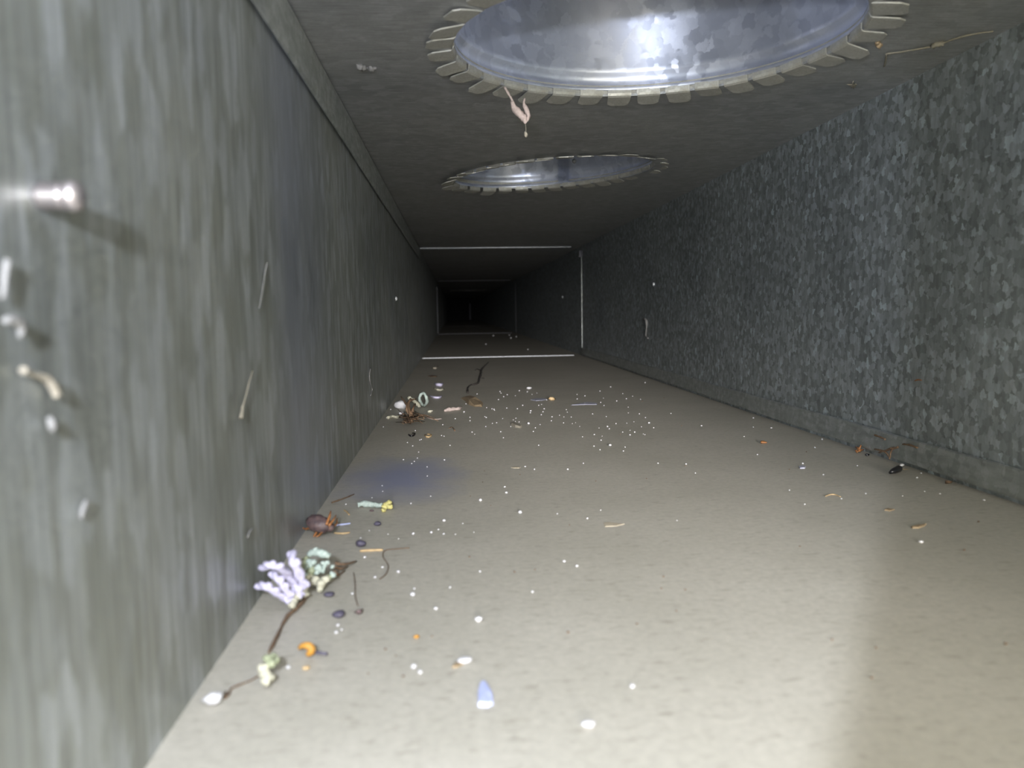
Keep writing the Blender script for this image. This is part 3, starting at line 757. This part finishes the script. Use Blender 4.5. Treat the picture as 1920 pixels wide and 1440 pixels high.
# lint on the left wall
def lw(d): return lambda px, py: on_left(px, py, d)
sticks('lint_thread', 'thin straight lint thread on the left wall below the blurred screw', 'lint', [(501,492),(498,506),(494,530),(490,556),(486,578)], [1.3,1.1,.9,.9,.7], W_GREY, place=lw(.0008), lump=.3)
sticks('lint_thread', 'beige lint thread with a thick lower end on the left wall', 'lint', [(474,694),(468,714),(465,726),(460,746),(455,764),(452,784)], [1.0,1.2,1.6,1.5,2.4,3.4], W_WEB, place=lw(.0012), lump=.35)
sticks('lint_curl', 'blurred white lint curl on the left wall at the picture edge', 'lint', [(8,602),(22,600),(34,606),(40,618),(36,632)], [6,10,11,8,4], W_GREY, place=lw(.0016), lump=.25)
sticks('lint_curl', 'blurred cream lint curl on the left wall lower down', 'lint', [(42,694),(60,702),(84,708),(96,720),(104,736),(106,746)], [8,4,7,9,9,5], W_BEIGE, place=lw(.0014), lump=.25)
sticks('lint_curl', 'blurred short lint streak on the left wall below the cream curl', 'lint', [(93,782),(97,796),(99,808)], [5,8,5], W_GREY, place=lw(.0012), lump=.2)
sticks('lint_curl', 'blurred upright lint streak on the left wall at the picture edge', 'lint', [(14,488),(9,516),(6,560)], [7,6,4], W_GREY, place=lw(.0012), lump=.2)
sticks('lint_thread', 'short pale lint streak low on the left wall', 'lint', [(163,938),(156,955),(152,972)], [4,5,4], W_GREY, place=lw(.0008), lump=.2)
sticks('lint_thread', 'tiny broken lint thread on the left wall before the slip joint', 'lint', [(695,690),(693,704),(694,718),(698,730),(695,742)], [1.3,.8,1.0,1.1,.9], W_GREY, place=lw(.0006), lump=.4)
sticks('lint_thread', 'short lint tick on the left wall just above the dried insect', 'lint', [(474,990),(468,998),(464,1008)], [1.6,2.2,1.4], W_GREY, place=lw(.0008), lump=.3)

# ------------------------------------------------------------------ screws and rivets
def lathe(bm, prof, n=20):
    rows = [[bm.verts.new((x, r*math.cos(2*math.pi*i/n), r*math.sin(2*math.pi*i/n))) for i in range(n)] for x, r in prof]
    for a, b_ in zip(rows, rows[1:]):
        for i in range(n): bm.faces.new((a[i], a[(i+1)%n], b_[(i+1)%n], b_[i]))
    bm.faces.new(rows[0][::-1]); bm.faces.new(rows[-1])
g = on_left(70, 368)
scw = empty('screw', g); tag(scw, 'blurred screw tip poking out of the left wall close to the camera', 'screw')
bm = bmesh.new(); pr = [(-.0005,.0018)]
for k in range(4): pr += [(.0004+k*.0009,.0017),(.0008+k*.0009,.0022)]
pr += [(.0042,.0017)]
lathe(bm, pr)
for v in bm.verts: v.co += Vector(g)
part('shank', bm, M_RUST, scw)
bm = bmesh.new(); lathe(bm, [(.0040,.0014),(.0043,.0022),(.0050,.0024),(.0058,.0022),(.0064,.0016),(.0067,.0007)])
for v in bm.verts: v.co += Vector(g)
part('tip', bm, M_RUST, scw)
for lab, g, sgn, rr in [('small rivet head on the left wall just before the slip joint', on_left(742,560), 1, .0024),
                        ('small rivet head on the right wall before the slip joint', on_right(1226,533), -1, .0024),
                        ('faint rivet head on the right wall beyond the first slip joint', on_right(1055,557), -1, .003)]:
    bm = bmesh.new(); lathe(bm, [(-.0004*sgn,rr),(.0003*sgn,rr),(.0010*sgn,rr*.85),(.0016*sgn,rr*.5),(.0018*sgn,rr*.15)], 14)
    for v in bm.verts: v.co += Vector(g)
    one('rivet', lab, 'rivet', bm, M_RIVET, g)
p, nv = ell(COLLARS[1], 0); q = min(range(360), key=lambda i: abs(ell(COLLARS[1], math.radians(i))[0].x-0.118) + (0 if ell(COLLARS[1], math.radians(i))[1].y > 0 else 9))
p, nv = ell(COLLARS[1], math.radians(q), -0.0004)
bm = bmesh.new(); lathe(bm, [(0,.0022),(.0008,.0020),(.0014,.0012),(.0016,.0004)], 12)
rv = link('rivet', bm, M_EDGE, c2, True); rv.location = (p.x-COLLARS[1]['c'][0], p.y-COLLARS[1]['c'][1], 0.022); rv.rotation_euler = (0, 0, math.atan2(-nv.y, -nv.x))
# lap seam of the second sleeve
bm = bmesh.new(); rows = []
for z in (0.004, 0.012, 0.02, 0.10, 0.21):
    row = []
    for i in range(5):
        pp, nn = ell(COLLARS[1], math.radians(q+3.5) + i*0.03*(1 if ell(COLLARS[1], math.radians(q+5))[0].x < p.x else -1), -0.0007)
        row.append((pp, z))
    rows.append([bm.verts.new((a.x-COLLARS[1]['c'][0], a.y-COLLARS[1]['c'][1], z)) for a, z in row])
for a, b_ in zip(rows, rows[1:]):
    for i in range(4): bm.faces.new((a[i], a[i+1], b_[i+1], b_[i]))
bmesh.ops.solidify(bm, geom=bm.faces[:], thickness=0.0005)
link('lap_seam', bm, M_COLLAR, c2, False)

# ------------------------------------------------------------------ crumbs, each one its own object
def crop(ox, oy, k, pts): return [(ox+p[0]/k, oy+p[1]/k, (p[2]/k if len(p) > 2 else 1.5)) for p in pts]
CR = crop(560,660,4,[(1510,297),(1537,335),(1655,290),(1715,298),(1450,425),(1465,430),(1640,425),(1740,440,8),(1738,455),(1800,400),(1840,425),(1900,485),(1895,515),(1175,500),(1285,490),(1285,515),(1405,490),(1485,530),(1775,568),(1725,535,12),(1515,597),(1300,600),(1535,642),(1090,630),(1072,625),(1080,545),(920,655),(908,660),(815,678),(855,703),(1135,700),(900,750),(785,807,7),(890,795),(1093,810,7),(868,820),(848,835),(963,862),(965,930),(1800,700),(1768,880),(1700,857),(1545,1010,8),(1557,1052,12),(1365,1110,15),(1660,1198,18),(355,1140,8),(550,1093),(627,1002),(630,1045),(842,1135,8),(990,1080),(1090,1262,14),(1048,1330,8),(1088,1362,8),(860,1363,13),(995,1350,12),(530,1340),(465,1393,9),(750,1400),(670,1365),(635,562),(690,430),(660,495),(875,590),(1760,595),(1240,450,8),(1680,400),(1820,470),(1560,420)])
CR += crop(1080,560,4,[(480,565,7),(518,630,7),(260,662),(180,693),(67,728),(378,750),(305,768),(185,778),(210,800),(712,860),(300,938),(235,958,8),(250,975),(548,930,9),(582,968),(440,1000,7),(405,1022,7),(350,1000),(137,1018),(187,1060),(135,1105),(180,1132,7),(355,1143),(368,1112),(255,1098,12),(940,952,7),(1330,895,8),(1423,898,9),(1330,962),(1465,968,8),(1578,945,8),(1260,1033),(1360,1170),(1790,1113),(1845,1055,8),(825,1240,8),(615,1233),(55,1233),(895,1308),(1700,1235,10),(1088,778,8)])
CR += crop(1440,600,4,[(160,1275,7),(275,1382,7),(352,957),(668,1092),(1175,1285),(1290,1303,8),(733,1302,7),(1620,1350,11),(1118,1183,9),(1148,1148,8),(405,890),(138,787),(550,1340),(1008,1320),(415,1160)])
CR += crop(820,860,4,[(977,78,7),(728,78,7),(658,58),(1095,35),(1655,33),(900,412),(1125,447,8),(1225,385),(190,485),(135,567),(48,563,9),(275,550),(950,767,11),(1048,803,12),(320,843,10),(715,997,12),(95,965,11),(1797,462)])
CR += crop(360,920,3.43,[(1112,425,13),(1225,490,10),(1327,522,13),(1178,557,11),(1030,660,9),(1430,628,9),(1420,668,17),(1568,757,15),(938,865,13),(928,910,14),(963,893,9),(620,1137,14),(1427,1128,22),(1468,1163,16)])
CR += [(1186,1286,5),(1018,772,1.5),(925,629,2.2),(955,628,1.6),(958,634,1.8),(968,631,2),(911,645,1.8),(990,655,1.5)]
for k in range(60):   # the finest crumbs in the middle distance
    CR.append((870+rnd.random()*340, 735+rnd.random()**1.3*85, 0.9+0.5*rnd.random()))
crumb_mesh = []
for k in range(7):
    bm = bmesh.new(); blob(bm, (0,0,0.68), (1.0, 0.9+0.05*k, 0.8), rough=0.3, seed=k+40, sub=1)
    z0 = min(v.co.z for v in bm.verts)
    for v in bm.verts: v.co.z -= z0
    me = bpy.data.meshes.new('crumb'); bm.to_mesh(me); bm.free(); me.materials.append(W_WHITE)
    for pl in me.polygons: pl.use_smooth = True
    crumb_mesh.append(me)
dark_mesh = []
for me in crumb_mesh[:4]:
    m2 = me.copy(); m2.materials.clear(); m2.materials.append(W_BROWN); dark_mesh.append(m2)
LAND = [('the dried insect', 600, 985), ('the lilac yarn tuft', 540, 1095), ('the green lint clump', 605, 1070), ('the curled orange peel', 575, 1218), ('the pale cocoon', 503, 1260),
        ('the blue shard', 909, 1303), ('the pinkish oval chip', 872, 1234), ('the creamy angular chip', 1104, 1352), ('the yellow ended sprig', 705, 946), ('the tan ring', 803, 818),
        ('the pinkish shed skin', 850, 770), ('the brown leaf scrap', 885, 754), ('the beige flake', 968, 797), ('the right lilac flake', 1097, 757), ('the black seed', 1680, 882),
        ('the faint tan leaf tip', 1150, 983), ('the orange flower speck', 1432, 829), ('the curved yellow sliver', 1562, 930), ('the small lilac chip at the right', 1505, 877),
        ('the bluish pellet', 636, 1150), ('the large slate pellet', 677, 1018), ('the lilac pyramid chip', 898, 1160), ('the brown leaf curl at the right', 1722, 988), ('the yellow crumb alone', 781, 1193)]
used_labels = set()
def crumbs(items, meshes, name, kind, label, group, big):
    for x, y, r in items:
        p = on_floor(x, y + r*0.6)
        if not (XL+0.003 < p.x < XR-0.004): continue
        s = mpp(p)*max(r, 1.0)*0.95
        o = bpy.data.objects.new(name, rnd.choice(meshes)); col.objects.link(o)
        o.location = (p.x, p.y, 0); o.scale = (s, s, s*0.9); o.rotation_euler = (0, 0, rnd.random()*6.28)
        lab = None
        if r >= big:
            for what, lx, ly in sorted(LAND, key=lambda L: math.hypot(L[1]-x, (L[2]-y)*1.5))[:2]:
                dx, dy = x-lx, y-ly
                ew = '' if abs(dx) < 14 else ('left' if dx < 0 else 'right')
                ns = '' if abs(dy) < 8 and ew else ('behind' if dy < 0 else 'in front')
                far = math.hypot(dx, dy*1.5)
                near = 'just ' if far < 45 else ('well ' if far > 130 else '')
                where = {('left',''): 'left of', ('right',''): 'right of', ('','behind'): 'behind', ('','in front'): 'in front of', ('left','behind'): 'behind and left of',
                         ('right','behind'): 'behind and right of', ('left','in front'): 'in front and left of', ('right','in front'): 'in front and right of'}[(ew, ns)]
                c = '%s crumb %s%s %s' % (kind, near, where, what)
                if c not in used_labels: lab = c; used_labels.add(c); break
        tag(o, lab or label, 'crumb', group)
crumbs(CR, crumb_mesh, 'white_crumb', 'small white', 'tiny white speck like crumb lying loose on the dusty duct floor', 'white crumbs scattered on the floor', 1.9)
DK = [(908,883,1.6),(975,890,2),(1068,984,2.2),(880,1044,3),(965,1072,3.2),(1003,1068,2.5),(1065,1185,5),(905,904,1.8),(882,930,2),(1117,902,2),(920,948,1.8),(1212,897,2),(964,816,1.5),(965,963-140,1.6),(1278,798,2),(1205,752,1.8),(1245,746,1.8),(1163,814,2),(1285,873,2.4),(1244,1081,3),(1240,1103,3),(1285,1105,3),(1194,1169,3.5),(1268,1145,3),(448,1197,4),(723,1217,4),(756,1268,4),(690,1262,3),(742,1229,3),(810,1193,3.5),(1500,1024,3),(1560,1199,4),(1642,1214,4),(1634,1270,5),(1808,1031,4),(1835,978,3),(1886,1207,5),(1512,847,2),(1480,880,2)]
crumbs([(x, y, r*0.7) for x, y, r in DK], dark_mesh, 'dark_crumb', 'dark brown', 'tiny dark brown speck lying loose on the dusty duct floor', 'dark crumbs scattered on the floor', 1.7)
